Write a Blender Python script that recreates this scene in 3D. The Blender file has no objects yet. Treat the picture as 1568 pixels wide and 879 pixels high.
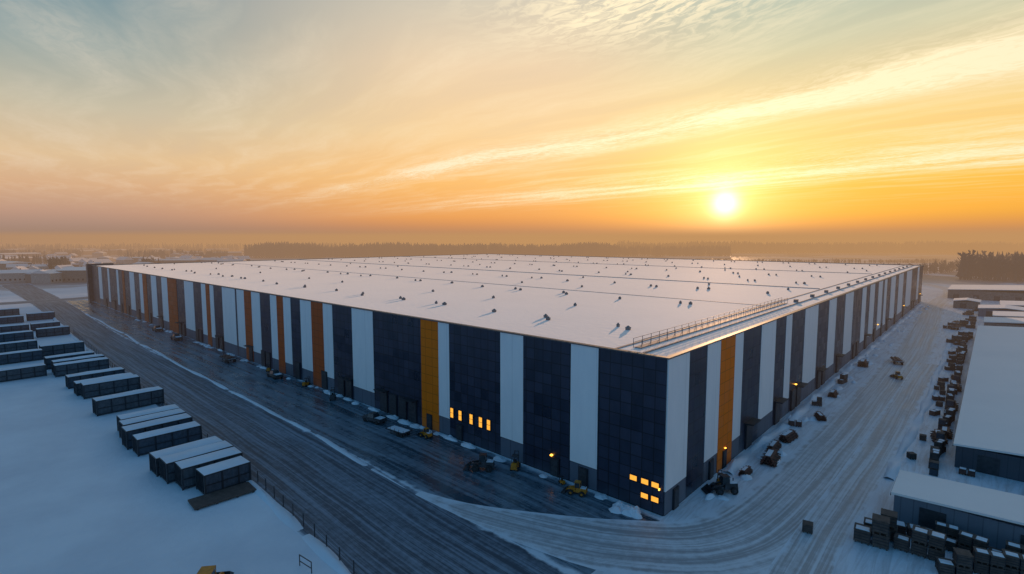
import bpy, math, random
from mathutils import Vector, Matrix, noise as mnoise
random.seed(7)
rnd=random.uniform
scene=bpy.context.scene
S_AZ=tuple(Vector((-0.351,0.936)).normalized())            # horizontal direction to the sun
SUN_EL=math.radians(3.5)
# ------------------------------------------------------------------ node helpers
class NT:
    def __init__(s,tree): s.t=tree; s.n=tree.nodes; s.l=tree.links; s.n.clear()
    def new(s,ty,**k):
        nd=s.n.new(ty)
        for a,b in k.items(): setattr(nd,a,b)
        return nd
    def put(s,sock,v):
        if isinstance(v,bpy.types.NodeSocket): s.l.new(v,sock)
        elif v is not None:
            try: sock.default_value=v
            except Exception: sock.default_value=(*v,1.0)
    def m(s,op,a,b=None,c=None,clamp=False):
        nd=s.new('ShaderNodeMath',operation=op,use_clamp=clamp)
        s.put(nd.inputs[0],a); s.put(nd.inputs[1],b); s.put(nd.inputs[2],c)
        return nd.outputs[0]
    def vm(s,op,a,b=None):
        nd=s.new('ShaderNodeVectorMath',operation=op)
        s.put(nd.inputs[0],a); s.put(nd.inputs[1],b)
        return nd.outputs['Value'] if op in('DOT_PRODUCT','LENGTH') else nd.outputs[0]
    def mr(s,v,a,b,c=0.0,d=1.0,smooth=False):
        nd=s.new('ShaderNodeMapRange'); nd.interpolation_type='SMOOTHSTEP' if smooth else 'LINEAR'
        nd.clamp=True
        for i,x in enumerate((v,a,b,c,d)): s.put(nd.inputs[i],x)
        return nd.outputs[0]
    def mix(s,f,a,b,mode='MIX'):
        nd=s.new('ShaderNodeMix',data_type='RGBA',blend_type=mode)
        s.put(nd.inputs[0],f)
        for sk,v in ((nd.inputs[6],a),(nd.inputs[7],b)):
            if isinstance(v,bpy.types.NodeSocket): s.l.new(v,sk)
            else: sk.default_value=(*v,1.0) if len(v)==3 else v
        return nd.outputs[2]
    def noise(s,vec,scale,detail=3,rough=0.5,dist=0.0,dim='2D'):
        nd=s.new('ShaderNodeTexNoise',noise_dimensions=dim); s.put(nd.inputs['Vector'],vec)
        nd.inputs['Scale'].default_value=scale; nd.inputs['Detail'].default_value=min(detail,4)
        nd.inputs['Roughness'].default_value=rough; nd.inputs['Distortion'].default_value=dist
        return nd.outputs[0]
    def comb(s,x,y,z=0.0):
        nd=s.new('ShaderNodeCombineXYZ')
        for i,v in enumerate((x,y,z)): s.put(nd.inputs[i],v)
        return nd.outputs[0]
    def sep(s,v):
        nd=s.new('ShaderNodeSeparateXYZ'); s.l.new(v,nd.inputs[0]); return nd.outputs
    def ramp(s,f,stops):
        nd=s.new('ShaderNodeValToRGB'); e=nd.color_ramp.elements
        while len(e)>1: e.remove(e[-1])
        e[0].position=stops[0][0]; e[0].color=(*stops[0][1],1)
        for p,c in stops[1:]:
            x=e.new(p); x.color=(*c,1)
        s.l.new(f,nd.inputs[0]); return nd.outputs[0]
    def pos(s): return s.new('ShaderNodeNewGeometry').outputs['Position']
    def bump(s,h,strength,dist):
        nd=s.new('ShaderNodeBump'); nd.inputs['Strength'].default_value=strength; nd.inputs['Distance'].default_value=dist
        s.l.new(h,nd.inputs['Height']); return nd.outputs[0]
def lin(r,g,b):
    f=lambda c:((c/255+0.055)/1.055)**2.4 if c/255>0.04045 else c/255/12.92
    return (f(r),f(g),f(b))
def mat(name,fn=None,color=(.5,.5,.5),rough=.6,metal=0.0,spec=.5,emit=None,estr=0,sheen=0):
    m=bpy.data.materials.new(name); m.use_nodes=True; n=NT(m.node_tree)
    out=n.new('ShaderNodeOutputMaterial'); b=n.new('ShaderNodeBsdfPrincipled')
    n.l.new(b.outputs[0],out.inputs[0])
    b.inputs['Roughness'].default_value=rough; b.inputs['Metallic'].default_value=metal
    b.inputs['Specular IOR Level'].default_value=spec
    if sheen: b.inputs['Sheen Weight'].default_value=sheen; b.inputs['Sheen Roughness'].default_value=.6
    if emit: b.inputs['Emission Color'].default_value=(*emit,1); b.inputs['Emission Strength'].default_value=estr
    if fn: fn(n,b)
    else:
        ps=n.pos(); f=n.noise(ps,2.3,2,.65,dim='3D')
        n.put(b.inputs['Base Color'],n.mix(n.mr(f,.3,.7),tuple(c*.72 for c in color),tuple(min(1,c*1.25) for c in color)))
    return m
# ------------------------------------------------------------------ world
w=bpy.data.worlds.new("World"); scene.world=w; w.use_nodes=True
n=NT(w.node_tree)
D=n.vm('NORMALIZE',n.new('ShaderNodeTexCoord').outputs['Generated'])
z=n.sep(D)[2]; zc=n.m('MAXIMUM',z,0.0)
sr=(S_AZ[1],-S_AZ[0])
fx=n.vm('DOT_PRODUCT',D,(S_AZ[0],S_AZ[1],0)); rx=n.vm('DOT_PRODUCT',D,(sr[0],sr[1],0))
az=n.m('MULTIPLY',n.m('ARCTAN2',rx,fx),180/math.pi)
aaz=n.m('ABSOLUTE',az)
ZEN=(.012,.11,.26); MD=(.075,.165,.28)
left=n.ramp(zc,[(0,lin(160,133,122)),(.012,lin(158,132,124)),(.04,lin(190,150,130)),(.08,lin(214,171,134)),(.12,lin(222,190,150)),(.19,lin(196,187,164)),(.27,lin(144,161,160)),(.33,lin(114,145,155)),(.5,MD),(1,ZEN)])
mid=n.ramp(zc,[(0,lin(208,135,80)),(.012,lin(220,138,76)),(.04,lin(240,158,80)),(.1,lin(250,186,104)),(.19,lin(246,208,154)),(.3,lin(236,208,172)),(.4,lin(208,199,180)),(.5,(.14,.22,.30)),(1,ZEN)])
rgt=n.ramp(zc,[(0,lin(225,140,50)),(.012,lin(236,144,45)),(.04,lin(250,170,42)),(.1,lin(255,190,68)),(.19,lin(243,208,135)),(.3,lin(204,201,170)),(.38,lin(162,183,174)),(.5,MD),(1,ZEN)])
back=n.ramp(zc,[(0,(.16,.33,.53)),(.2,(.20,.38,.60)),(.45,(.07,.25,.46)),(.7,(.02,.14,.29)),(1,ZEN)])
col=n.mix(n.mr(az,-20,6,smooth=True),mid,rgt)
col=n.mix(n.mr(aaz,26,64,smooth=True),col,left)
col=n.mix(n.mr(aaz,72,120,smooth=True),col,back)
# cirrus, laid out on a flat cloud layer seen in perspective
RT=(.740,.673,0); FW=(-.673,.740,0)
zi=n.m('DIVIDE',1.0,n.m('MAXIMUM',z,0.02))
pr=n.m('MULTIPLY',n.vm('DOT_PRODUCT',D,RT),zi); pf=n.m('MULTIPLY',n.vm('DOT_PRODUCT',D,FW),zi)
P=n.comb(pr,pf)
wob=n.m('SUBTRACT',n.noise(P,.35,3,.55),.5)
aa=n.m('ADD',n.m('MULTIPLY',pr,.6),n.m('MULTIPLY',pf,-.8))
bb=n.m('ADD',n.m('ADD',n.m('MULTIPLY',pr,.8),n.m('MULTIPLY',pf,.6)),n.m('MULTIPLY',wob,1.0))
def gauss(x,c,wd): 
    q=n.m('DIVIDE',n.m('SUBTRACT',x,c),wd); return n.m('EXPONENT',n.m('MULTIPLY',n.m('MULTIPLY',q,q),-1.0))
st=n.noise(n.comb(n.m('MULTIPLY',aa,.28),n.m('MULTIPLY',bb,1.5)),1.4,6,.56,.15)
rip=n.noise(n.comb(n.m('MULTIPLY',aa,2.2),n.m('MULTIPLY',bb,5)),4.0,4,.65,.5)
b1=n.m('MULTIPLY',gauss(bb,3.9,.42),n.mr(aa,-11,-5,.35,1))
b2=n.m('MULTIPLY',gauss(bb,8.4,1.5),.7)
cd=n.m('SUBTRACT',pr,.50); ce=n.m('SUBTRACT',pf,2.30)
cl=n.m('EXPONENT',n.m('MULTIPLY',n.m('ADD',n.m('MULTIPLY',n.m('MULTIPLY',cd,cd),4.0),n.m('MULTIPLY',n.m('MULTIPLY',ce,ce),4.0)),-1.0))
dens=n.m('ADD',n.m('MULTIPLY',n.m('ADD',b1,b2),n.m('ADD',n.mr(st,.33,.6,.1,.8),n.m('MULTIPLY',n.mr(rip,.4,.62),.6))),
        n.m('MULTIPLY',cl,n.mr(rip,.42,.60)))
wis=n.m('MULTIPLY',n.mr(st,.44,.74),n.m('MULTIPLY',n.mr(rip,.3,.6,.6,1),.30))
dens=n.m('MULTIPLY',n.m('ADD',dens,wis),n.mr(z,.03,.10,smooth=True),clamp=True)
ccol=n.mix(n.mr(aaz,15,70),(1.1,.93,.62),(.84,.71,.58))
col=n.mix(n.m('MULTIPLY',dens,n.mr(aaz,70,110,.85,0)),col,ccol)
dk=n.m('MULTIPLY',n.mr(st,.48,.28),n.mr(z,.05,.12,0,.10)); col=n.mix(dk,col,(.52,.42,.36))
# sun glow
sd=(S_AZ[0]*math.cos(SUN_EL),S_AZ[1]*math.cos(SUN_EL),math.sin(SUN_EL))
ang=n.m('ARCCOSINE',n.m('MINIMUM',n.vm('DOT_PRODUCT',D,sd),.999999))
g1=n.m('EXPONENT',n.m('MULTIPLY',n.m('POWER',n.m('DIVIDE',ang,.020),2.0),-1.0))
g2=n.m('EXPONENT',n.m('DIVIDE',ang,-.055)); g3=n.m('EXPONENT',n.m('DIVIDE',ang,-.25))
def sc(v,c):
    nd=n.new('ShaderNodeVectorMath',operation='SCALE'); nd.inputs[0].default_value=c; n.l.new(v,nd.inputs['Scale']); return nd.outputs[0]
glow=n.vm('ADD',n.vm('ADD',sc(g1,(1.5,1.4,1.1)),sc(g2,(.9,.75,.40))),sc(g3,(.13,.09,.015)))
sky=n.new('ShaderNodeTexSky'); sky.sky_type='NISHITA'; sky.sun_disc=False
sky.sun_elevation=SUN_EL; sky.sun_rotation=math.atan2(S_AZ[0],S_AZ[1])
bg=n.new('ShaderNodeBackground'); bg.inputs[1].default_value=1.0
n.l.new(n.vm('ADD',col,glow),bg.inputs[0])
bg2=n.new('ShaderNodeBackground'); bg2.inputs[1].default_value=.008; n.l.new(sky.outputs[0],bg2.inputs[0])
ad=n.new('ShaderNodeAddShader'); n.l.new(bg.outputs[0],ad.inputs[0]); n.l.new(bg2.outputs[0],ad.inputs[1])
n.l.new(ad.outputs[0],n.new('ShaderNodeOutputWorld').inputs[0])
# ------------------------------------------------------------------ materials
SNOW_SHADE_TINT=(.70,.78,.87)  # snow colour with the blue of shade mixed into it
def snow_fn(sc=1.0,bs=.35,c1=SNOW_SHADE_TINT,c2=(.62,.68,.76)):
    def fn(n,b):
        ps=n.pos()
        a=n.noise(ps,.12*sc,4,.6); c=n.noise(ps,1.7*sc,3,.65)
        n.put(b.inputs['Base Color'],n.mix(n.mr(a,.35,.7),c1,c2))
        n.put(b.inputs['Normal'],n.bump(c,bs,.12))
    return fn
M_snow=mat('snow',snow_fn(),rough=.6)
M_roofsnow=mat('roof_snow_sun_tinted',snow_fn(.6,.25,(.90,.80,.77),(.82,.74,.72)),rough=.85,spec=.9,sheen=.8)  # warm tint of the low sun put into the roof snow colour
def ground_fn(n,b):
    ps=n.pos(); x,y,_=n.sep(ps)
    a=n.noise(ps,.09,6,.6); c=n.noise(ps,1.4,4,.65)
    col=n.mix(n.mr(a,.35,.7),SNOW_SHADE_TINT,(.58,.66,.76))
    # trampled, dirty snow around the buildings
    near=n.m('MULTIPLY',n.m('MULTIPLY',n.mr(x,-30,-5),n.mr(y,-26,-14)),n.mr(n.vm('LENGTH',ps),330,260))
    tr=n.noise(n.comb(n.m('MULTIPLY',x,1.0),n.m('MULTIPLY',y,.12)),1.3,6,.7,.5)
    col=n.mix(n.m('MULTIPLY',near,n.mr(tr,.42,.72,.0,.6)),col,(.30,.29,.31))
    # far country: fields, woods, scrub showing through the snow
    far=n.mr(n.vm('LENGTH',ps),300,420); f=n.noise(ps,.011,7,.62,.6)
    col=n.mix(n.m('MULTIPLY',far,n.mr(f,.48,.56)),col,(.10,.095,.10))
    n.put(b.inputs['Base Color'],col)
    n.put(b.inputs['Normal'],n.bump(c,.45,.14))
M_ground=mat('snowy_ground',ground_fn,rough=.55,spec=.6,sheen=.15)
def track_fn(dark,strength,gloss,edge=.12,sc=1.0,solid=0.0,light=(.45,.52,.60)):
    def fn(n,b):
        uv=n.sep(n.new('ShaderNodeTexCoord').outputs['UV']); u,v=uv[0],uv[1]
        ps=n.pos()
        wv=n.m('ADD',u,n.m('MULTIPLY',n.m('SUBTRACT',n.noise(n.comb(0.0,n.m('MULTIPLY',v,.03)),1,2),.5),1.2))
        s1=n.noise(n.comb(n.m('MULTIPLY',wv,3.0*sc),n.m('MULTIPLY',v,.02)),1,4,.7)
        s2=n.noise(n.comb(n.m('MULTIPLY',u,1.1*sc),n.m('MULTIPLY',v,.05)),1,4,.6,.4)
        s3=n.noise(ps,1.1,4,.7)
        f=n.m('ADD',n.m('ADD',n.m('MULTIPLY',s1,.5),n.m('MULTIPLY',s2,.3)),n.m('MULTIPLY',s3,.2))
        f=n.mr(f,.40,.57); f=n.m('ADD',n.m('MULTIPLY',f,1-solid),solid)
        at=n.new('ShaderNodeAttribute'); at.attribute_name='edge'
        e=n.mr(n.m('ADD',at.outputs['Fac'],n.m('MULTIPLY',n.m('SUBTRACT',n.noise(ps,.35,4,.6),.5),edge*3)),0,edge,smooth=True)
        k=n.m('MULTIPLY',f,strength)
        inner=n.mix(k,light,dark)
        n.put(b.inputs['Base Color'],n.mix(e,(.64,.72,.81),inner))
        n.put(b.inputs['Roughness'],n.mr(n.m('MULTIPLY',n.m('MULTIPLY',k,e),n.noise(ps,.25,3,.6)),.1,.5,.58,gloss))
        n.put(b.inputs['Normal'],n.bump(s3,.4,.08))
    return fn
M_road=mat('icy_asphalt_road',track_fn((.045,.062,.085),.95,.5,.08,1.0,.45,(.36,.45,.56)),rough=.5,spec=.25)
M_yard=mat('icy_yard',track_fn((.02,.05,.075),.95,.20,.10,.5,.4,(.30,.40,.50)),rough=.3,spec=.4)
M_track=mat('tyre_tracked_snow',track_fn((.20,.21,.235),.8,.45,.25,1.0,.05,(.66,.71,.77)),rough=.5,spec=.6,sheen=.2)
def panel_fn(c1,c2,cw,ch,line,rough,vari=.5):
    def fn(n,b):
        x,y,z=n.sep(n.pos()); u=n.m('DIVIDE',n.m('ADD',x,y),cw); v=n.m('DIVIDE',z,ch)
        fu=n.m('FRACT',u); fv=n.m('FRACT',v)
        lu=n.m('LESS_THAN',fu,.09/cw); lv=n.m('LESS_THAN',fv,.09/ch)
        ln=n.m('MAXIMUM',lu,lv)
        cell=n.comb(n.m('FLOOR',u),n.m('FLOOR',v))
        wn=n.new('ShaderNodeTexWhiteNoise'); n.l.new(cell,wn.inputs[0])
        dirt=n.noise(n.comb(n.m('ADD',x,y),n.m('MULTIPLY',z,.25)),.8,4,.65)
        f=n.m('ADD',n.m('MULTIPLY',wn.outputs[0],vari),n.m('MULTIPLY',n.mr(dirt,.3,.7),1-vari))
        c=n.mix(f,c1,c2); c=n.mix(n.mr(z,2.2,0,0,.15),c,(.14,.17,.21))
        n.put(b.inputs['Base Color'],n.mix(n.m('MULTIPLY',ln,line),c,(.003,.003,.005)))
        n.put(b.inputs['Roughness'],n.mr(wn.outputs[0],0,1,rough-.08,rough+.10))
    return fn
M_dark=mat('dark_cladding',panel_fn((.009,.014,.030),(.030,.038,.072),1.3,1.33,.9,.35,.65),rough=.4,spec=.45)
M_white=mat('white_cladding',panel_fn((.80,.79,.80),(.87,.85,.85),4.1,100,.15,.5,.2),rough=.5)
M_grey=mat('grey_plinth_cladding',panel_fn((.09,.11,.15),(.12,.14,.18),2.6,2.4,.6,.55),rough=.5)
M_amber=mat('amber_cladding',panel_fn((.76,.165,.002),(.84,.19,.004),1.5,1.33,.35,.5),rough=.6,spec=.2)
M_rust=mat('rust_orange_cladding',panel_fn((.46,.085,.018),(.54,.105,.022),1.5,1.33,.35,.5),rough=.6,spec=.2)
M_roofedge=mat('coping',color=(.10,.09,.09),rough=.6)
M_joint=mat('roof_joint',color=(.30,.24,.23),rough=.7)
M_win=mat('lit_window',emit=(1.0,.42,.03),estr=1.1,color=(.5,.3,.1))
M_lamp=mat('lamp_glow',emit=(1.0,.45,.05),estr=4,color=(.5,.3,.1))
M_frame=mat('dark_frame',color=(.02,.022,.03),rough=.5)
M_yel=mat('yellow_paint',color=(.50,.19,.01),rough=.5)
M_blk=mat('rubber',color=(.02,.02,.022),rough=.8)
M_steel=mat('dark_steel',color=(.05,.055,.065),rough=.5,metal=.4)
M_vent=mat('vent_metal',color=(.22,.19,.19),rough=.6)
M_rustst=mat('rusty_steel',color=(.13,.055,.04),rough=.7)
M_glass=mat('cab_glass',color=(.03,.04,.05),rough=.12)
M_wood=mat('weathered_wood',color=(.095,.07,.06),rough=.85)
M_cont=mat('container_paint',color=(.055,.075,.105),rough=.5)
M_cont2=mat('container_paint_slate',color=(.075,.09,.11),rough=.5)
M_wallg=mat('grey_metal_wall',panel_fn((.13,.15,.19),(.16,.18,.22),1.0,100,.3,.5),rough=.5)
M_walld=mat('dark_metal_wall',panel_fn((.05,.055,.075),(.06,.07,.09),1.0,100,.3,.5),rough=.5)
M_brick=mat('house_wall',color=(.22,.17,.15),rough=.8)
M_brick2=mat('house_wall_pale',color=(.40,.38,.36),rough=.8)
M_tree=mat('winter_foliage',color=(.045,.04,.035),rough=.9)
M_bark=mat('bark',color=(.07,.055,.045),rough=.9)
# ------------------------------------------------------------------ mesh builder
class MB:
    def __init__(s): s.v=[]; s.f=[]; s.mi=[]; s.m=[]
    def mid(s,m):
        if m not in s.m: s.m.append(m)
        return s.m.index(m)
    def add(s,vs,fs,m):
        o=len(s.v); s.v+=[tuple(q) for q in vs]; k=s.mid(m)
        for f in fs: s.f.append(tuple(i+o for i in f)); s.mi.append(k)
    def box(s,x0,x1,y0,y1,z0,z1,m,rot=None,tx=0):
        vs=[(x0,y0,z0),(x1,y0,z0),(x1,y1,z0),(x0,y1,z0),(x0+tx,y0+tx,z1),(x1-tx,y0+tx,z1),(x1-tx,y1-tx,z1),(x0+tx,y1-tx,z1)]
        if rot:
            c=Vector(((x0+x1)/2,(y0+y1)/2,(z0+z1)/2)); vs=[tuple(c+rot@(Vector(q)-c)) for q in vs]
        s.add(vs,[(0,3,2,1),(4,5,6,7),(0,1,5,4),(1,2,6,5),(2,3,7,6),(3,0,4,7)],m)
    def cyl(s,p,axis,r,h,m,n=10,r2=None):
        r2=r if r2 is None else r2; p=Vector(p); ax={'x':Vector((1,0,0)),'y':Vector((0,1,0)),'z':Vector((0,0,1))}[axis]
        u=Vector((0,0,1)) if axis!='z' else Vector((1,0,0)); w=ax.cross(u); vs=[]
        for k,rr in ((0,r),(1,r2)):
            for i in range(n):
                t=2*math.pi*i/n; vs.append(tuple(p+ax*(h*k)+u*(rr*math.cos(t))+w*(rr*math.sin(t))))
        fs=[(i,(i+1)%n,n+(i+1)%n,n+i) for i in range(n)]+[tuple(range(n-1,-1,-1)),tuple(range(n,2*n))]
        s.add(vs,fs,m)
    def beam(s,a,b,t,m):
        a=Vector(a); b=Vector(b); d=(b-a); L=d.length; q=d.to_track_quat('Z','Y')
        vs=[tuple(a+q@Vector((sx*t/2,sy*t/2,zz))) for zz in(0,L) for sx,sy in((-1,-1),(1,-1),(1,1),(-1,1))]
        s.add(vs,[(0,3,2,1),(4,5,6,7),(0,1,5,4),(1,2,6,5),(2,3,7,6),(3,0,4,7)],m)
    def mound(s,cx,cy,rx,ry,h,z0,m,n=14,rings=4,seed=0,boxy=1.0):
        vs=[(cx,cy,z0+h)]; 
        for r in range(1,rings+1):
            q=r/rings
            for i in range(n):
                t=2*math.pi*i/n; jit=1+.25*mnoise.noise(Vector((math.cos(t)*1.5+seed,math.sin(t)*1.5,r*.7)))
                zz=h*(1-q**1.6)*(1+.35*mnoise.noise(Vector((math.cos(t)*q*2+seed*3,math.sin(t)*q*2,3))))
                vs.append((cx+rx*q*jit*math.cos(t),cy+ry*q*jit*math.sin(t),z0+zz if r<rings else z0-.05))
        fs=[(0,1+i,1+(i+1)%n) for i in range(n)]
        for r in range(rings-1):
            for i in range(n):
                a=1+r*n+i; b2=1+r*n+(i+1)%n; fs.append((a,a+n,b2+n,b2))
        s.add(vs,fs,m)
    def mesh(s,name):
        me=bpy.data.meshes.new(name); me.from_pydata(s.v,[],s.f)
        for m in s.m: me.materials.append(m)
        me.polygons.foreach_set('material_index',s.mi); me.update(); return me
    def obj(s,name,loc=(0,0,0),rz=0,parent=None,me=None):
        o=bpy.data.objects.new(name,me or s.mesh(name)); scene.collection.objects.link(o)
        o.location=loc; o.rotation_euler=(0,0,rz)
        if parent: o.parent=parent
        return o
def inst(me,name,loc,rz=0,sc=1):
    o=bpy.data.objects.new(name,me); scene.collection.objects.link(o); o.location=loc; o.rotation_euler=(0,0,rz)
    o.scale=(sc,sc,sc) if not isinstance(sc,tuple) else sc
    return o
def empty(name):
    o=bpy.data.objects.new(name,None); scene.collection.objects.link(o); return o
# ------------------------------------------------------------------ ground + roads
b=MB(); R_=9000; N=6
for i in range(N):
    for j in range(N):
        x0=-R_+2*R_*i/N; x1=-R_+2*R_*(i+1)/N; y0=-R_+2*R_*j/N; y1=-R_+2*R_*(j+1)/N
        b.add([(x0,y0,0),(x1,y0,0),(x1,y1,0),(x0,y1,0)],[(0,1,2,3)],M_ground)
b.obj('ground')
def ribbon(name,pts,m,z,nc=8,step=4,fade=14):
    # pts: (x,y,width)
    P=[]
    for k in range(len(pts)-1):
        p0=pts[max(k-1,0)];p1=pts[k];p2=pts[k+1];p3=pts[min(k+2,len(pts)-1)]
        L=math.dist(p1[:2],p2[:2]); c=max(1,int(L/step))
        for i in range(c):
            t=i/c
            P.append(tuple(.5*((2*p1[q])+(-p0[q]+p2[q])*t+(2*p0[q]-5*p1[q]+4*p2[q]-p3[q])*t*t+(-p0[q]+3*p1[q]-3*p2[q]+p3[q])*t**3) for q in range(3)))
    P.append(pts[-1])
    vs=[];uv=[];ed=[];d=0
    for i,p in enumerate(P):
        a=P[max(i-1,0)];c=P[min(i+1,len(P)-1)]
        t=Vector((c[0]-a[0],c[1]-a[1],0)).normalized(); nn=Vector((-t.y,t.x,0))
        if i: d+=math.dist(P[i-1][:2],p[:2])
        for j in range(nc+1):
            q=j/nc-.5; v=Vector((p[0],p[1],z))+nn*(q*p[2]); vs.append(tuple(v)); uv.append((q*p[2],d)); ed.append(min(1,2*(.5-abs(q)))*min(1,d/fade))
    fs=[(i*(nc+1)+j,(i+1)*(nc+1)+j,(i+1)*(nc+1)+j+1,i*(nc+1)+j+1) for i in range(len(P)-1) for j in range(nc)]
    me=bpy.data.meshes.new(name); me.from_pydata(vs,[],fs); me.materials.append(m)
    ul=me.uv_layers.new(name='UVMap')
    for l in me.loops: ul.data[l.index].uv=uv[l.vertex_index]
    at=me.attributes.new('edge','FLOAT','POINT'); at.data.foreach_set('value',ed)
    o=bpy.data.objects.new(name,me); scene.collection.objects.link(o)
    if me.polygons[0].normal.z<0: me.flip_normals()
    return o
ribbon('icy_yard',[(-285,-6.3,12.4),(-100,-6.3,12.8),(-20,-6.8,13),(0,-7.2,13)],M_yard,.004)
ribbon('road',[(-420,-14,14),(-288,-14,12),(-177,-16.8,10),(-98,-18,11.5),(-44,-18.8,12.5),(-14,-20,13),(30,-21,14),(90,-24,14)],M_road,.008)
ribbon('snow_track',[(-22,-13.5,1),(-16,-12.6,2.5),(-8,-10.4,6),(0,-7,9),(6.5,-1,9.5),(9,12,9),(9.5,45,8.5),(9.5,120,8),(6,230,8),(5,330,8),(-40,420,8)],M_track,.012,step=2)
ribbon('snow_track',[(14,-40,5),(13,-14,5),(12.5,4,4),(13,30,4),(13.5,100,4)],M_track,.016)
ribbon('road',[(-330,60,12),(-300,20,12),(-290,-14,12),(-296,-60,12),(-320,-160,12)],M_road,.02)
# snow banks along the kerb lines
def bank(name,pts,wd,h,seed):
    b=MB(); vs=[];nc=6
    tot=[]
    for k in range(len(pts)-1):
        L=math.dist(pts[k],pts[k+1]); c=max(2,int(L/.9))
        for i in range(c): t=i/c; tot.append((pts[k][0]*(1-t)+pts[k+1][0]*t,pts[k][1]*(1-t)+pts[k+1][1]*t))
    for i,p in enumerate(tot):
        q=tot[min(i+1,len(tot)-1)] if i<len(tot)-1 else tot[i]; a=tot[max(i-1,0)]
        t=Vector((q[0]-a[0],q[1]-a[1],0)).normalized(); nn=Vector((-t.y,t.x,0))
        ww=wd*(1+.8*mnoise.noise(Vector((i*.13,seed,0)))); hh=h*max(.02,1+2.2*mnoise.noise(Vector((i*.17,seed,5))))*min(1,(len(tot)-1-i)/12)
        off=.5*mnoise.noise(Vector((i*.05,seed,9)))
        for j in range(nc+1):
            s=j/nc*2-1; zz=hh*(1-s*s)*(1+.6*mnoise.noise(Vector((i*.5,j*.9,seed))))
            if j in(0,nc): zz=-.05
            vs.append(tuple(Vector((p[0],p[1],zz))+nn*(s*ww/2*min(1,.1+(len(tot)-1-i)/12)+off)))
    fs=[(i*(nc+1)+j,(i+1)*(nc+1)+j,(i+1)*(nc+1)+j+1,i*(nc+1)+j+1) for i in range(len(tot)-1) for j in range(nc)]
    b.add(vs,fs,M_snow); o=b.obj(name); 
    for p in o.data.polygons: p.use_smooth=True
    return o
bank('snow_bank',[(-225,-10),(-98,-12.4),(-44,-12.6),(-22,-14)],.8,.1,1)
bank('snow_bank',[(-240,-19),(-177,-21.6),(-115,-23.6),(-38,-25),(-14,-26.2),(10,-28)],1.1,.2,2)
bank('snow_bank',[(1.2,14),(1.3,60),(1.2,150),(1.2,240)],1.4,.3,3)
bank('snow_bank',[(15.5,25),(16,60),(15.5,150)],1.2,.25,4)
# ------------------------------------------------------------------ main warehouse
W=empty('warehouse_building'); H=16.0; LX=271.0; LY=247.0
b=MB(); b.box(-LX,0,0,LY,0,H-.5,M_dark); b.obj('structure',parent=W)
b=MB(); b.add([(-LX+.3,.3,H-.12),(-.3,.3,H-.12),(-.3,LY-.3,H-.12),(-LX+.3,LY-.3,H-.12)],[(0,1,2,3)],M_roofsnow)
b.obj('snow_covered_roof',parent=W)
left=[(0,7.8,'d'),(7.8,11.4,'w'),(11.4,18.5,'d'),(18.5,22.3,'w'),(22.3,32.1,'d'),(32.1,34.4,'w'),(34.4,38.3,'a'),(38.3,50.8,'d'),(50.8,57.1,'w'),(57.1,63.6,'d'),(63.6,66.9,'w'),(66.9,71.3,'r'),(71.3,75.7,'w'),(75.7,79.8,'d'),(79.8,83,'w'),(83,86,'r'),(86,89.1,'w'),(89.1,94.3,'d'),(94.3,98.8,'w'),(98.8,102.8,'r'),(102.8,107.2,'w'),(107.2,108.2,'d'),(108.2,116.3,'w'),(116.3,122.1,'d'),(122.1,124.8,'w'),(124.8,127.7,'r'),(127.7,131.1,'w'),(131.1,137.3,'d'),(137.3,144.9,'w'),(144.9,151.9,'d'),(151.9,160.6,'r'),(160.6,166.6,'w'),(166.6,172.2,'d'),(172.2,178,'w'),(178,183.4,'d'),(183.4,188.1,'r'),(188.1,192.2,'w'),(192.2,199,'d'),(199,205.3,'w'),(205.3,212.8,'d'),(212.8,216,'r'),(216,222,'d'),(222,225,'w'),(225,237,'d'),(237,240,'w'),(240,251,'d'),(251,257,'w'),(257,271,'d')]
right=[(0,4.8,'w'),(4.8,9.5,'d'),(9.5,13.3,'w'),(13.3,17.9,'a'),(17.9,20.8,'w'),(20.8,27.9,'d'),(27.9,34.3,'w'),(34.3,39.5,'d'),(39.5,42.6,'w'),(42.6,50.4,'d'),(50.4,59.2,'w'),(59.2,67.8,'d'),(67.8,74.1,'w'),(74.1,82.8,'d'),(82.8,91.3,'w'),(91.3,102.3,'d'),(102.3,107.6,'w'),(107.6,113.1,'d'),(113.1,120.1,'w'),(120.1,126.4,'d'),(126.4,133.3,'w'),(133.3,137,'d'),(137,141.8,'w'),(141.8,150,'d'),(150,159.9,'w'),(159.9,167.7,'d'),(167.7,179.5,'w'),(179.5,188.7,'d'),(188.7,204.9,'w'),(204.9,225,'d'),(225,232,'w'),(232,247,'d')]
MM={'d':M_dark,'w':M_white,'a':M_amber,'r':M_rust}
PR={'d':.12,'w':.17,'a':.20,'r':.20}
b=MB()
for s0,s1,k in left:
    z0=2.5 if k=='w' else 0
    b.box(-s1,-s0,-PR[k],.06,z0,H,MM[k])
    if k=='w': b.box(-s1,-s0,-.13,.06,0,2.5,M_grey)
b.obj('south_facade_panels',parent=W)
b=MB()
for s0,s1,k in right:
    z0=2.5 if k=='w' else 0
    b.box(-.06,PR[k],s0,s1,z0,H,MM[k])
    if k=='w': b.box(-.06,.13,s0,s1,0,2.5,M_grey)
b.obj('east_facade_panels',parent=W)
b=MB()
b.box(-LX-.2,.32,-.32,.25,H,H+.14,M_roofedge); b.box(-.25,.32,.25,LY,H,H+.14,M_roofedge)
b.box(-LX-.2,.32,LY,LY+.4,H-.5,H+.14,M_roofedge); b.box(-LX-.4,-LX+.1,.25,LY,H-.5,H+.14,M_roofedge)
b.box(-LX-3.5,-LX-.4,-1.5,8,0,H+.7,M_dark)   # stair tower at the far end
b.obj('roof_coping',parent=W)
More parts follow.
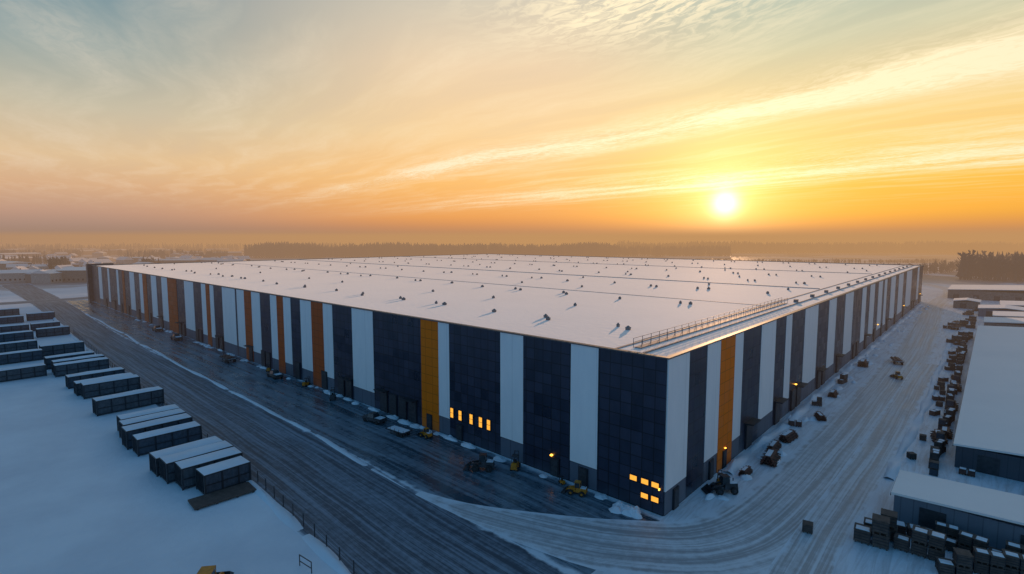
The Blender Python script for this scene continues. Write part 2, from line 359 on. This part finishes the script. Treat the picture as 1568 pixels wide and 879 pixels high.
# doors, dock gates
b=MB()
def door(s,wd,h,face,canopy=False):
    if face=='L':
        b.box(-s-wd/2,-s+wd/2,-.30,-.05,0,h,M_frame); b.box(-s-wd/2+.12,-s+wd/2-.12,-.34,-.29,.05,h-.15,M_steel)
        for k in range(1,int(h/.6)): b.box(-s-wd/2+.12,-s+wd/2-.12,-.36,-.33,k*.6,k*.6+.05,M_frame)
        if canopy: b.box(-s-wd/2-.3,-s+wd/2+.3,-1.3,-.1,h+.1,h+.25,M_frame)
    else:
        b.box(.05,.30,s-wd/2,s+wd/2,0,h,M_frame); b.box(.29,.34,s-wd/2+.12,s+wd/2-.12,.05,h-.15,M_steel)
        if canopy: b.box(.1,1.3,s-wd/2-.3,s+wd/2+.3,h+.1,h+.25,M_frame)
for s in [9.5,13.5,30,36.5]: door(s,1.2,2.2,'L')
for s in [40.5,43,45.5,48,58.5,61,67,77.5,91,93.5,100,118,121,133,135.5,147,150,168,181,195,209,219,230,245]: door(s,2.0,3.4,'L',s%2<1)
for s in [2.3,11.5,15.5]: door(s,1.2,2.2,'R')
for s in [24,36.5,45,48,62,65.5,78,95,99,110,123,135,146,163,184,210,217,238]: door(s,2.4,3.4,'R',s%2<1)
b.obj('doors',parent=W)
b=MB(); fr=MB()
def win(s,zc,wd,h,mull=1):
    b.box(-s-wd/2,-s+wd/2,-.20,-.10,zc-h/2,zc+h/2,M_win)
    t=.06
    fr.box(-s-wd/2-t,-s+wd/2+t,-.24,-.10,zc+h/2,zc+h/2+t,M_frame); fr.box(-s-wd/2-t,-s+wd/2+t,-.24,-.10,zc-h/2-t,zc-h/2,M_frame)
    fr.box(-s-wd/2-t,-s-wd/2,-.24,-.10,zc-h/2,zc+h/2,M_frame); fr.box(-s+wd/2,-s+wd/2+t,-.24,-.10,zc-h/2,zc+h/2,M_frame)
    for k in range(mull): fr.box(-s-wd/2,-s+wd/2,-.23,-.12,zc-h/2+h*(k+1)/(mull+1)-.02,zc-h/2+h*(k+1)/(mull+1)+.02,M_frame)
for s in (3.3,2.0,.85): win(s,3.0,.8,.55,0)
for s in (2.0,.85): win(s,1.5,.8,.55,0)
for s in (31.6,29.9,27.7,25.9,24.4): win(s,3.5,.62,1.35,1)
b.box(-14.1,-13.85,-.4,-.13,2.35,2.5,M_lamp); b.box(-.45,-.35,-.3,-.12,2.6,2.8,M_lamp)
for s in (46,128,185,240): b.box(.13,.4,s,s+.25,3.9,4.05,M_lamp)
b.box(.2,.35,15.5,15.7,2.35,2.45,M_lamp)
b.obj('lit_windows_and_lamps',parent=W); fr.obj('window_frames',parent=W)
# roof: expansion joints, vents, railing
b=MB()
for y,h in ((51,-.07),(93,.0),(165,.0)):
    b.box(-LX+.5,-7,y-.15,y+.15,H-.15,H+h,M_joint)
b.box(-6.6,-6.3,.6,LY-1,H-.15,H-.05,M_joint)
b.obj('roof_joints',parent=W)
b=MB()
def vent(x,y,s=1.0):
    z0=H-.14
    b.box(x-.4*s,x+.4*s,y-.4*s,y+.4*s,z0,z0+.3,M_vent); b.box(x-.5*s,x+.5*s,y-.5*s,y+.5*s,z0+.3,z0+.40,M_vent,tx=.1)
    b.mound(x,y,.45*s,.45*s,.18,z0+.40,M_vent,n=8,rings=3)
for row,y in enumerate((14,28,44,59,73,86,107,120,137,152,167,182,197,212,230)):
    x=-9-rnd(0,8)
    while x>-LX+4:
        if row%2==0:
            vent(x,y+rnd(-2,2),rnd(.5,.7)); 
            if random.random()<.6: vent(x-rnd(1.8,2.6),y+rnd(-.6,.6),rnd(.4,.6))
        elif random.random()<.25: vent(x,y+rnd(-1,1),.5)
        x-=12.8+rnd(-1.5,1.5) if row%2==0 else 19
b.obj('roof_vents',parent=W)
b=MB()
for xx in (-5.4,-4.4):
    for k in range(0,28):
        y=3+k*2; b.box(xx-.025,xx+.025,y-.025,y+.025,H-.15,H+.9,M_vent)
    for zz in (.45,.88): b.box(xx-.02,xx+.02,3,57,H+zz,H+zz+.04,M_vent)
b.box(-5.3,-4.5,3,57,H-.1,H-.02,M_joint)
b.box(-3.2,-3.0,1,LY-2,H-.14,H+.02,M_joint)
for k in range(0,15): b.box(-4.2,-3.6,60+k*12,61+k*12,H-.14,H+.4,M_vent)
b.obj('roof_walkway_railing',parent=W)
# ------------------------------------------------------------------ containers
def container_mesh(L,m,seed):
    b=MB(); Wd=2.5; hh=2.5
    b.box(-Wd/2+.05,Wd/2-.05,-L/2+.05,L/2-.05,.15,hh-.05,m)
    for sx in(-1,1):
        for sy in(-1,1): b.box(sx*(Wd/2)-.09,sx*(Wd/2)+.09,sy*L/2-.09,sy*L/2+.09,0,hh,M_steel)
        b.box(sx*Wd/2-.07,sx*Wd/2+.07,-L/2,L/2,.12,.3,M_steel); b.box(sx*Wd/2-.06,sx*Wd/2+.06,-L/2,L/2,hh-.15,hh+.01,M_steel)
        k=-L/2+.5
        while k<L/2-.3:
            b.box(sx*(Wd/2-.05)-.05,sx*(Wd/2-.05)+.05,k,k+.22,.3,hh-.15,m); k+=.5
        k=-L/2+1.8
        while k<L/2-1: b.box(sx*Wd/2-.05,sx*Wd/2+.07,k,k+.16,.2,hh,M_frame); k+=1.8
        b.box(sx*Wd/2-.05,sx*Wd/2+.065,-L/2+.1,L/2-.1,1.15,1.27,M_frame)
    for sy in(-1,1):
        b.box(-Wd/2,Wd/2,sy*L/2-.06,sy*L/2+.06,.1,.28,M_steel); b.box(-Wd/2,Wd/2,sy*L/2-.06,sy*L/2+.06,hh-.15,hh,M_steel)
        for xx in(-.7,-.3,.3,.7): b.box(xx-.03,xx+.03,sy*L/2-.1,sy*L/2+.1,.3,hh-.2,M_steel)
        b.box(-.02,.02,sy*L/2-.09,sy*L/2+.09,.3,hh-.2,M_frame)
    # lumpy snow cap
    nx,ny=5,int(L*1.5); vs=[]
    for i in range(ny+1):
        for j in range(nx+1):
            e=min(j,nx-j)/nx; e2=min(i,ny-i)/ny*L/2
            zz=hh+.02+.20*min(1,e*4)*min(1,e2*2+.1)*(1+.6*mnoise.noise(Vector((i*.3,j*.5,seed))))
            vs.append((-Wd/2-.03+(Wd+.06)*j/nx,-L/2-.03+(L+.06)*i/ny,zz))
    b.add(vs,[(i*(nx+1)+j,i*(nx+1)+j+1,(i+1)*(nx+1)+j+1,(i+1)*(nx+1)+j) for i in range(ny) for j in range(nx)],M_snow)
    return b.mesh('shipping_container')
CM={(L,k):container_mesh(L,(M_cont,M_cont2)[k],L+k) for L in (5,7,9) for k in (0,1)}
def cont(x,y0,y1):
    L=y1-y0; k=min((5,7,9),key=lambda q:abs(q-L)); inst(CM[(k,random.randint(0,1))],'shipping_container',(x-1.25,(y0+y1)/2+rnd(-.25,.25),0),rnd(-.025,.025),(1,L/k,rnd(.86,1.0)))
for x,y0,y1 in [(-38.4,-29.6,-24.9),(-41.6,-30.8,-24.6),(-44.7,-31.3,-24.3),(-47.8,-31.4,-24.2),
    (-56.1,-31.4,-24.2),(-59.8,-31.6,-24),(-63.3,-31.4,-24),(-66.6,-31.2,-24),(-79.3,-31.8,-22.8),
    (-91.8,-31.4,-23.4),(-95.2,-31.6,-23.2),(-102,-31.9,-23.4),(-114.5,-32.4,-23.8),(-118,-32.2,-23.9),(-117.5,-41.4,-33.5),(-124,-32.4,-24.4),(-137,-40,-32),(-141,-31.5,-23.6),
    (-154,-39,-31),(-171,-38,-30),(-174,-29,-22),(-189,-37,-29),(-189,-28.5,-22),(-214,-36,-28),(-217,-27,-20),(-239,-35,-27),
    (-130,-60,-52),(-150,-62,-54),(-165,-60,-52),(-205,-56,-48),(-235,-62,-54)]: cont(x,y0,y1)
b=MB(); b.box(-1.3,1.3,-3,3,.12,.3,M_wood); [b.box(-1.3,1.3,k,k+.2,0,.12,M_wood) for k in(-2.8,-1,1,2.6)]
b.obj('timber_skid',(-36.8,-28.2,0),-.05)
# ------------------------------------------------------------------ vehicles / clutter
def loader_mesh(col,bucket=True):
    b=MB()
    for sx in(-1,1):
        for y in(-1.0,1.05):
            b.cyl((sx*.75-(.2 if sx<0 else -.0)-.1,y,.5),'x',.5,.32,M_blk,14); b.cyl((sx*.75-(.2 if sx<0 else 0)-.12,y,.5),'x',.22,.36,col,8)
    b.box(-.62,.62,-1.7,.2,.55,1.35,col,tx=.08); b.box(-.5,.5,.2,1.5,.5,.95,col,tx=.05)
    b.box(-.5,.5,-.5,.45,1.3,2.25,M_glass,tx=.07); b.box(-.52,.52,-.55,.5,2.25,2.35,col)
    for x in(-.5,.46):
        for y in(-.52,.42): b.box(x,x+.05,y,y+.06,1.3,2.27,col)
    b.box(.2,.3,-1.4,-1.3,1.3,1.8,M_steel)
    for x in(-.45,.45): b.beam((x,.3,1.25),(x,1.7,.95),.16,col); b.beam((x,1.7,.95),(x,2.2,.45),.14,col)
    b.add([(-.95,2.1,.1),(.95,2.1,.1),(.95,2.9,.12),(-.95,2.9,.12),(-.95,2.0,.85),(.95,2.0,.85)],[(0,1,2,3),(0,4,5,1),(0,3,4),(1,5,2)],M_steel)
    b.box(-.5,.5,-1.6,-.6,1.36,1.42,M_snow)
    return b.mesh('wheel_loader')
def forklift_mesh(col):
    b=MB()
    for sx in(-1,1):
        for y,r in((-.7,.3),(.65,.38)): b.cyl((sx*.5-.1,y,r),'x',r,.22,M_blk,12)
    b.box(-.5,.5,-1.0,.7,.3,.95,col,tx=.06); b.box(-.45,.45,-1.1,-.5,.5,1.2,col,tx=.05)
    for x in(-.45,.4):
        b.beam((x,-.5,1.0),(x+.02,-.35,2.1),.06,M_frame); b.beam((x,.6,.9),(x+.02,.4,2.1),.06,M_frame)
    b.box(-.5,.5,-.45,.5,2.08,2.14,M_frame); b.box(-.2,.2,-.35,.05,.95,1.5,M_blk)
    for x in(-.3,.3): b.box(x-.05,x+.05,.85,.97,.1,2.5,M_steel)
    for zz in(.5,1.4,2.4): b.box(-.35,.35,.86,.95,zz,zz+.08,M_steel)
    for x in(-.25,.25): b.box(x-.06,x+.06,.97,1.9,.12,.17,M_steel)
    return b.mesh('forklift')
def flatbed_mesh(L,load):
    b=MB(); b.box(-1.1,1.1,-L/2,L/2,.85,1.0,M_steel); b.box(-.4,-.3,-L/2,L/2,.6,.85,M_steel); b.box(.3,.4,-L/2,L/2,.6,.85,M_steel)
    for y in(-L/2+.8,-L/2+1.7):
        for x in(-1.0,.75): b.cyl((x,y,.42),'x',.42,.25,M_blk,12)
    for x in(-.6,.5): b.box(x,x+.1,L/2-1,L/2-.9,0,.85,M_steel)
    for y in range(int(L/1.2)):
        for x in(-1.1,1.04): b.box(x,x+.06,-L/2+y*1.2,-L/2+y*1.2+.06,1,1.5,M_steel)
    if load:
        for k in range(5): b.box(-.9+k*.36,-.62+k*.36,-L/2+.3+rnd(0,.4),L/2-.3-rnd(0,.4),1.02,1.25+rnd(0,.3),load)
    b.box(-.9,.9,-L/2+.3,L/2-.3,1.0,1.05,M_snow)
    return b.mesh('flatbed_trailer')
def truck_mesh(col):
    b=MB(); b.box(-1,1,1.4,3.0,.5,2.3,col,tx=.08); b.box(-.9,.9,2.75,2.99,1.3,2.05,M_glass); b.box(-1.0,1.0,1.8,2.5,1.35,2.0,M_glass)
    b.box(-.5,.5,-3,3,.4,.7,M_steel); b.box(-1.1,1.1,-3,1.2,.75,.95,M_steel)
    for x in(-1.1,1.02): b.box(x,x+.08,-3,1.2,.95,1.6,col)
    b.box(-1.1,1.1,-3.08,-3,.95,1.6,col); b.box(-1.1,1.1,1.12,1.2,.95,1.9,col)
    for y in(-2.1,-1.1,2.1):
        for x in(-1.05,.75): b.cyl((x,y,.45),'x',.45,.3,M_blk,12)
    b.box(-1,1,-2.9,1.1,.96,1.35,M_snow,tx=.15); b.box(-.9,.9,1.5,2.7,2.3,2.38,M_snow,tx=.1)
    return b.mesh('flatbed_truck')
def pickup_mesh():
    b=MB(); b.box(-.9,.9,-2.3,2.3,.45,.95,M_steel,tx=.08); b.box(-.78,.78,-.6,1.0,.95,1.6,M_glass,tx=.22); b.box(-.58,.58,-.35,.75,1.6,1.64,M_steel)
    for x in(-.92,.84): b.box(x,x+.08,-2.2,-.6,.9,1.12,M_steel)
    for y in(-1.5,1.5):
        for x in(-.95,.73): b.cyl((x,y,.36),'x',.36,.22,M_blk,12)
    b.box(-.7,.7,-2.1,-.75,.96,1.05,M_snow)
    return b.mesh('pickup_truck')
def pallets_mesh(nx,nz,seed,m=None):
    random.seed(seed); m=m or M_wood; b=MB()
    for i in range(nx):
        for k in range(random.randint(max(1,nz-1),nz)):
            x=(i-(nx-1)/2)*1.25+rnd(-.06,.06); y=rnd(-.08,.08); z0=k*1.25
            b.box(x-.55,x+.55,y-.55,y+.55,z0+.14,z0+1.08,m,tx=.02)
            for q in(-.5,-.05,.4): b.box(x+q,x+q+.1,y-.6,y+.6,z0,z0+.14,M_wood)
            b.box(x-.6,x+.6,y-.6,y+.6,z0+1.08,z0+1.14,M_wood)
            for q in(-.58,.54):
                for q2 in(-.58,.54): b.box(x+q,x+q+.04,y+q2,y+q2+.04,z0+.1,z0+1.1,M_frame)
            for zz in(.35,.6,.85): b.box(x-.575,x+.575,y-.575,y+.575,z0+zz,z0+zz+.05,M_frame)
        if random.random()<.5: b.box(x-.5+rnd(0,.25),x+.5,y-.5,y+.5-rnd(0,.4),z0+1.14,z0+1.19,M_snow,tx=.05)
    return b.mesh('pallet_stack')
def beams_mesh(L,seed):
    random.seed(seed); b=MB()
    for k in range(3):
        for j in range(5-k):
            x=(j-(4-k)/2)*.42; o=rnd(-.25,.25)
            b.box(x-.17,x+.17,-L/2+o,L/2+o,k*.42+.15,k*.42+.2,M_rustst); b.box(x-.03,x+.03,-L/2+o,L/2+o,k*.42+.2,k*.42+.45,M_rustst); b.box(x-.17,x+.17,-L/2+o,L/2+o,k*.42+.45,k*.42+.5,M_rustst)
        for y in(-L/3,0,L/3): b.box(-1.1,1.1,y,y+.12,k*.42+.02,k*.42+.15,M_wood)
    b.box(-.5,.2,-L/2+.5,L/2-.9,1.36,1.42,M_snow)
    return b.mesh('steel_beam_stack')
YL=loader_mesh(M_yel); DL=loader_mesh(M_steel); FK=forklift_mesh(M_yel); FKD=forklift_mesh(M_steel)
FB=flatbed_mesh(6,M_rustst); FB2=flatbed_mesh(5,None); TR=truck_mesh(M_rustst); PK=pickup_mesh()
PS=[pallets_mesh(2,2,1),pallets_mesh(3,2,2),pallets_mesh(1,1,3),pallets_mesh(2,1,4,M_rustst),pallets_mesh(1,2,5,M_cont)]
BS=[beams_mesh(4,1),beams_mesh(5,2)]
random.seed(21)
h90=math.pi/2
for me,nm,x,y,rz,s in [(FB2,'flatbed_trailer',-38,-4.6,h90+.1,.75),(YL,'wheel_loader',-34.3,-2.6,h90,.55),(PK,'pickup_truck',-45,-4,h90+.15,.85),(DL,'wheel_loader',-21,-4.6,2.2,.8),
    (FK,'forklift',-18.2,-1.9,.5,.8),(YL,'wheel_loader',-9.0,-2.0,1.9,.6),(FK,'forklift',-11.7,-1.2,1.2,.4),
    (PK,'pickup_truck',-142,-3.5,h90,1),(FB,'flatbed_trailer',-104,-3.8,h90,.9),(PK,'pickup_truck',-82,-2.8,h90,.9),(FK,'forklift',-71.5,-1.5,.3,.7),(PK,'pickup_truck',-162,-3,h90,1),(FKD,'forklift',-60,-2.5,1,.8),
    (FK,'forklift',-88,-1.5,1,.7),
    (DL,'wheel_loader',2.6,9.2,2.4,.8),(FK,'forklift',1.6,10.6,.4,.6),(BS[0],'steel_beam_stack',3.9,21,.1,.85),(BS[1],'steel_beam_stack',3.0,25.5,.05,.6),(BS[1],'steel_beam_stack',3.4,30.5,-.1,.7),(PS[3],'pallet_stack',2.6,37,.3,.7),(BS[0],'steel_beam_stack',4.6,43,.5,.6),(BS[0],'steel_beam_stack',3.4,58,.05,.65),(PS[0],'pallet_stack',2.6,50,.3,.6),(PS[1],'pallet_stack',2.8,69,1.4,.7),
    (BS[0],'steel_beam_stack',3.2,88,.1,.9),(FB,'flatbed_trailer',8.3,96,.3,.8),(YL,'wheel_loader',10.2,80,.6,.6),(BS[0],'steel_beam_stack',2.8,15.4,0,.5),
    (PS[2],'pallet_stack',11.4,6.6,.2,.75),(PS[0],'pallet_stack',16.2,8.3,.1,1.1),(PS[0],'pallet_stack',16.6,10.2,.1,1.05),(PS[1],'pallet_stack',19.6,9.2,0,.95),(PS[1],'pallet_stack',22.6,11.8,-.1,.8),(PS[1],'pallet_stack',25.6,12.4,0,.8),(PS[0],'pallet_stack',22,7.4,.3,.9),(PS[3],'pallet_stack',18.4,12,.2,.9),(PS[1],'pallet_stack',25.4,10.2,.1,.85),(PS[0],'pallet_stack',27.6,11.6,.2,.8),
    (PS[3],'pallet_stack',22.1,32.6,0,.6),(PS[1],'pallet_stack',20.8,13,.05,.7),(PS[1],'pallet_stack',23.6,9.4,.2,.8),(YL,'wheel_loader',-20.3,-35,.9,1.0),(PK,'pickup_truck',-84,-27.5,.5,.5)]:
    inst(me,nm,(x,y,0),rz,s)
y=30
while y<150:
    me,nm=random.choice([(PS[0],'pallet_stack'),(PS[4],'pallet_stack'),(PS[3],'pallet_stack'),(PS[1],'pallet_stack'),(PS[3],'pallet_stack'),(BS[0],'steel_beam_stack')])
    inst(me,nm,(19.5-rnd(0,.6)-(y-30)*.006,y,0),rnd(-.2,.2)+(h90 if me in PS else 0),rnd(.6,.85))
    if random.random()<.32:
        me,nm=random.choice([(PS[2],'pallet_stack'),(PS[3],'pallet_stack'),(PS[0],'pallet_stack')]); inst(me,nm,(17.2+rnd(-.5,.5),y+rnd(-1,1),0),rnd(0,1.5),.65)
    y+=rnd(1.9,3.2)
for k in range(20):
    me,nm=random.choice([(PS[0],'pallet_stack'),(FB,'flatbed_trailer'),(PS[1],'pallet_stack'),(BS[0],'steel_beam_stack')])
    inst(me,nm,(rnd(14,19),rnd(110,260),0),rnd(-.4,.4),rnd(.7,.9))
b=MB()
for k in range(10): b.mound(-3.2+rnd(-1.4,1.2),-1.7+rnd(-.8,.7),rnd(.5,1.2),rnd(.4,.9),rnd(.3,.9),0,M_snow,seed=k)
b.obj('snow_pile')
b=MB()
for k in range(60): 
    s=rnd(5,200); b.mound(-s,-rnd(.5,1.4),rnd(.5,1.8),rnd(.3,.8),rnd(.1,.4),0,M_snow,seed=k)
for k in range(70):
    b.mound(rnd(.8,4.5),rnd(3,230),rnd(.3,.9),rnd(.5,1.8),rnd(.1,.45),0,M_snow,seed=k)
b.obj('snow_drift')
# ------------------------------------------------------------------ fence + sign frame
b=MB(); fp=[(-8,-26.5),(-14.5,-25.9),(-37.6,-24.2+.0),(-115,-23.0),(-177,-20.8)]
for k in range(len(fp)-1):
    A,B=Vector((*fp[k],0)),Vector((*fp[k+1],0)); L=(B-A).length; c=int(L/2.4)
    for i in range(c):
        p=A.lerp(B,i/c); q=A.lerp(B,(i+1)/c)
        b.box(p.x-.04,p.x+.04,p.y-.04,p.y+.04,0,1.3,M_steel)
        for zz in(.4,.8,1.2): b.beam((p.x,p.y,zz),(q.x,q.y,zz),.02,M_steel)
b.obj('wire_fence')
b=MB()
b.box(-.9,-.84,-.03,.03,0,1,M_steel); b.box(.84,.9,-.03,.03,0,1,M_steel); b.box(-.9,.9,-.03,.03,.94,1,M_steel); b.box(-.9,.9,-.03,.03,.4,.45,M_steel)
b.obj('sign_frame',(-18.2,-28.2,0),.1)  # bare sign frame: two posts and two rails
# ------------------------------------------------------------------ neighbouring buildings
def shed(name,x0,x1,y0,y1,h,wall,gable=.5,ov=.25):
    b=MB(); b.box(x0,x1,y0,y1,0,h,wall)
    cx=(x0+x1)/2; ny=10
    vs=[(x0-ov,y0-ov,h+.02),(cx,y0-ov,h+gable),(x1+ov,y0-ov,h+.02),(x0-ov,y1+ov,h+.02),(cx,y1+ov,h+gable),(x1+ov,y1+ov,h+.02)]
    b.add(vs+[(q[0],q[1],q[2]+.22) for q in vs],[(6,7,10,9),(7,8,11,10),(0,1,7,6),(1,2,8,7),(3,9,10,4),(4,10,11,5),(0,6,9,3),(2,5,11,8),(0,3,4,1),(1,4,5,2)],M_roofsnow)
    b.box(x0-ov-.05,x0-ov,y0-ov,y1+ov,h-.12,h+.1,M_frame)
    for k in range(int((y1-y0)/8)): b.box(x0-.05,x0+.02,y0+2+k*8,y0+5+k*8,.1,2.2,M_steel)
    for k in range(int((x1-x0)/7)): b.box(x0+2+k*7,x0+4+k*7,y0-.05,y0+.02,.1,2.1,M_steel)
    return b.obj(name)
shed('storage_building',20.9,62,34.5,153,2.7,M_walld,1.2)
shed('garage_building',17.1,44,14.4,20.6,2.7,M_wallg,.5)
shed('storage_building',8,70,272,305,4,M_brick,1.5)
for a in [(22,40,163,176),(24,44,182,196),(20,34,204,216),(26,50,222,240),(44,66,160,190),(12,20,228,238)]: shed('workshop_building',*a,2.8,random.choice([M_walld,M_brick,M_wallg]),.6)
# ------------------------------------------------------------------ distant town
def house_mesh(wx,wy,h,g,wall):
    b=MB(); b.box(-wx/2,wx/2,-wy/2,wy/2,0,h,wall); o=.5
    vs=[(-wx/2-o,-wy/2-o,h-.1),(wx/2+o,-wy/2-o,h-.1),(wx/2+o,wy/2+o,h-.1),(-wx/2-o,wy/2+o,h-.1),(-wx/2-o,0,h+g),(wx/2+o,0,h+g)]
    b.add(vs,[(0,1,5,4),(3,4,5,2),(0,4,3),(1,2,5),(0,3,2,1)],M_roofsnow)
    for k in range(int(wx/2.5)):
        for s in(-1,1): b.box(-wx/2+.8+k*2.5,-wx/2+1.8+k*2.5,s*wy/2-.04,s*wy/2+.04,1,2.2,M_frame)
    b.box(-.3,.3,wy/5,wy/5+.6,h,h+g+.8,M_brick)
    return b.mesh('house')
HM=[house_mesh(10,8,4,3,M_brick),house_mesh(14,9,5,3,M_brick2),house_mesh(24,12,6,2,M_brick2),house_mesh(40,18,7,1.5,M_brick),house_mesh(12,9,3.5,2.5,M_walld)]
for k in range(210):
    F=330+1000*random.random()**1.5; px=rnd(-1.15,-.50)
    X=22.9-.673*F+.74*F*px; Y=-47.65+.74*F+.673*F*px
    inst(random.choice(HM),'house',(X,Y,0),rnd(0,3),rnd(.7,1.15))
# ------------------------------------------------------------------ forests
def add_tree(V,Fc,MI,x,y,h,kind):
    def tri(a,b_,c,m): o=len(V); V.extend((a,b_,c)); Fc.append((o,o+1,o+2)); MI.append(m)
    r=.02*h+.05; t=rnd(0,6)
    for i in range(3):
        a0=t+i*2.09;a1=a0+2.09
        tri((x+r*math.cos(a0),y+r*math.sin(a0),0),(x+r*math.cos(a1),y+r*math.sin(a1),0),(x,y,h*.95),1)
    if kind==0:   # conifer: tiers of drooping ragged boughs
        tiers=5
        for k in range(tiers):
            zt=h*(.25+.75*(k+1)/tiers); zb=h*(.12+.75*k/tiers); rr=h*.17*(1-k/tiers*.85)
            for i in range(5):
                a0=t+k+i*1.257+rnd(-.2,.2); q=rr*rnd(.6,1.25); wv=.45
                tri((x,y,zt),(x+q*math.cos(a0-wv),y+q*math.sin(a0-wv),zb+rnd(0,.05)*h),(x+q*math.cos(a0+wv),y+q*math.sin(a0+wv),zb+rnd(-.03,.04)*h),0)
    else:         # bare birch / aspen: fan of fine twig sprays
        for k in range(20):
            z0=h*rnd(.25,.8); a0=rnd(0,6.28); L=h*rnd(.12,.28)*(1.2-z0/h); zz=z0+L*rnd(.5,1.4)
            ex,ey=x+L*math.cos(a0),y+L*math.sin(a0); s=rnd(.02,.05)*h
            tri((x,y,z0),(ex-s*math.sin(a0),ey+s*math.cos(a0),zz),(ex+s*math.sin(a0),ey-s*math.cos(a0),zz+rnd(-.05,.08)*h),0)
def forest(name,A,B,depth,nn,h0,h1,mix=.5):
    V,Fc,MI=[],[],[]; A=Vector(A);B=Vector(B); d=(B-A).normalized(); nv=Vector((-d.y,d.x))
    if nv.dot(Vector((-.673,.74)))<0: nv=-nv
    for k in range(nn):
        p=A.lerp(B,random.random())+nv*(depth*random.random()**1.3)
        e=mnoise.noise(Vector((p.x*.012,p.y*.012,1)))
        add_tree(V,Fc,MI,p.x,p.y,rnd(h0,h1)*(1+.25*e),0 if random.random()<mix else 1)
    me=bpy.data.meshes.new(name); me.from_pydata(V,[],Fc); me.materials.append(M_tree); me.materials.append(M_bark)
    me.polygons.foreach_set('material_index',MI)
    o=bpy.data.objects.new(name,me); scene.collection.objects.link(o)
forest('forest',(-790,262),(-411,683),90,2600,15,23)
forest('forest',(-500,850),(100,1400),120,2400,16,24)
forest('forest',(-420,690),(-290,820),60,400,14,20)
forest('forest',(5,425),(230,400),90,1300,13,22,.3)
forest('forest',(230,400),(700,500),90,900,13,22,.3)
forest('shrub_line',(-290,479),(-16,728),14,700,3,6,.1)
forest('shrub_line',(-30,420),(10,560),14,200,5,10,.2)
forest('forest',(-1700,-700),(-1100,600),300,1600,12,20)
for k in range(26):
    F=rnd(330,1100); px=rnd(-1.1,-.48)
    X=22.9-.673*F+.74*F*px; Y=-47.65+.74*F+.673*F*px; L=rnd(20,90); a=rnd(0,3.1)
    forest('tree_line',(X,Y),(X+L*math.cos(a),Y+L*math.sin(a)),rnd(8,25),int(L*1.3),6,13,.3)
# ------------------------------------------------------------------ haze: ground mist thickening towards the sun, sunlit glow put in as emission
HZ=empty('haze'); SV=Vector((S_AZ[0],S_AZ[1],0)); TV=Vector((S_AZ[1],-S_AZ[0],0)); C0=Vector((22.9,-47.65,0))
for s0,s1,sig,c in [(80,260,.0010,(.38,.24,.16)),(260,480,.0017,(.38,.23,.15)),(480,800,.0022,(.56,.29,.11)),(800,1300,.0024,(.78,.38,.08)),(1300,3000,.0022,(.82,.40,.07))]:
    hm=bpy.data.materials.new('glowing_mist'); hm.use_nodes=True; n=NT(hm.node_tree)
    ab=n.new('ShaderNodeVolumeAbsorption'); ab.inputs['Color'].default_value=(0,0,0,1); ab.inputs['Density'].default_value=sig
    em=n.new('ShaderNodeEmission'); em.inputs['Strength'].default_value=sig; em.inputs['Color'].default_value=(*c,1)
    ad=n.new('ShaderNodeAddShader'); n.l.new(ab.outputs[0],ad.inputs[0]); n.l.new(em.outputs[0],ad.inputs[1])
    n.l.new(ad.outputs[0],n.new('ShaderNodeOutputMaterial').inputs['Volume'])
    vs=[tuple(C0+SV*s+TV*t+Vector((0,0,zz))) for zz in(-1,40) for s,t in((s0,-5000),(s0,5000),(s1-.05,5000),(s1-.05,-5000))]
    b=MB(); b.add(vs,[(3,2,1,0),(5,6,7,4),(1,5,4,0),(2,6,5,1),(3,7,6,2),(0,4,7,3)],hm); o=b.obj('mist_bank',parent=HZ)
# ------------------------------------------------------------------ sun + camera
L=bpy.data.lights.new('sun','SUN'); L.energy=5; L.angle=math.radians(.5); L.color=(1,.58,.32)
o=bpy.data.objects.new('sun',L); scene.collection.objects.link(o)
el2=math.radians(5.0)
o.rotation_euler=Vector((S_AZ[0]*math.cos(el2),S_AZ[1]*math.cos(el2),math.sin(el2))).to_track_quat('Z','Y').to_euler()
cam=bpy.data.cameras.new('camera'); co=bpy.data.objects.new('camera',cam); scene.collection.objects.link(co)
cam.sensor_width=36; cam.lens=36*810/1568; cam.clip_end=20000; cam.clip_start=.1
co.location=(22.9,-47.65,27.6); co.rotation_euler=(math.radians(90-5.185),0,math.radians(42.3))
scene.camera=co
scene.view_settings.view_transform='Standard'; scene.view_settings.look='None'; scene.view_settings.exposure=0
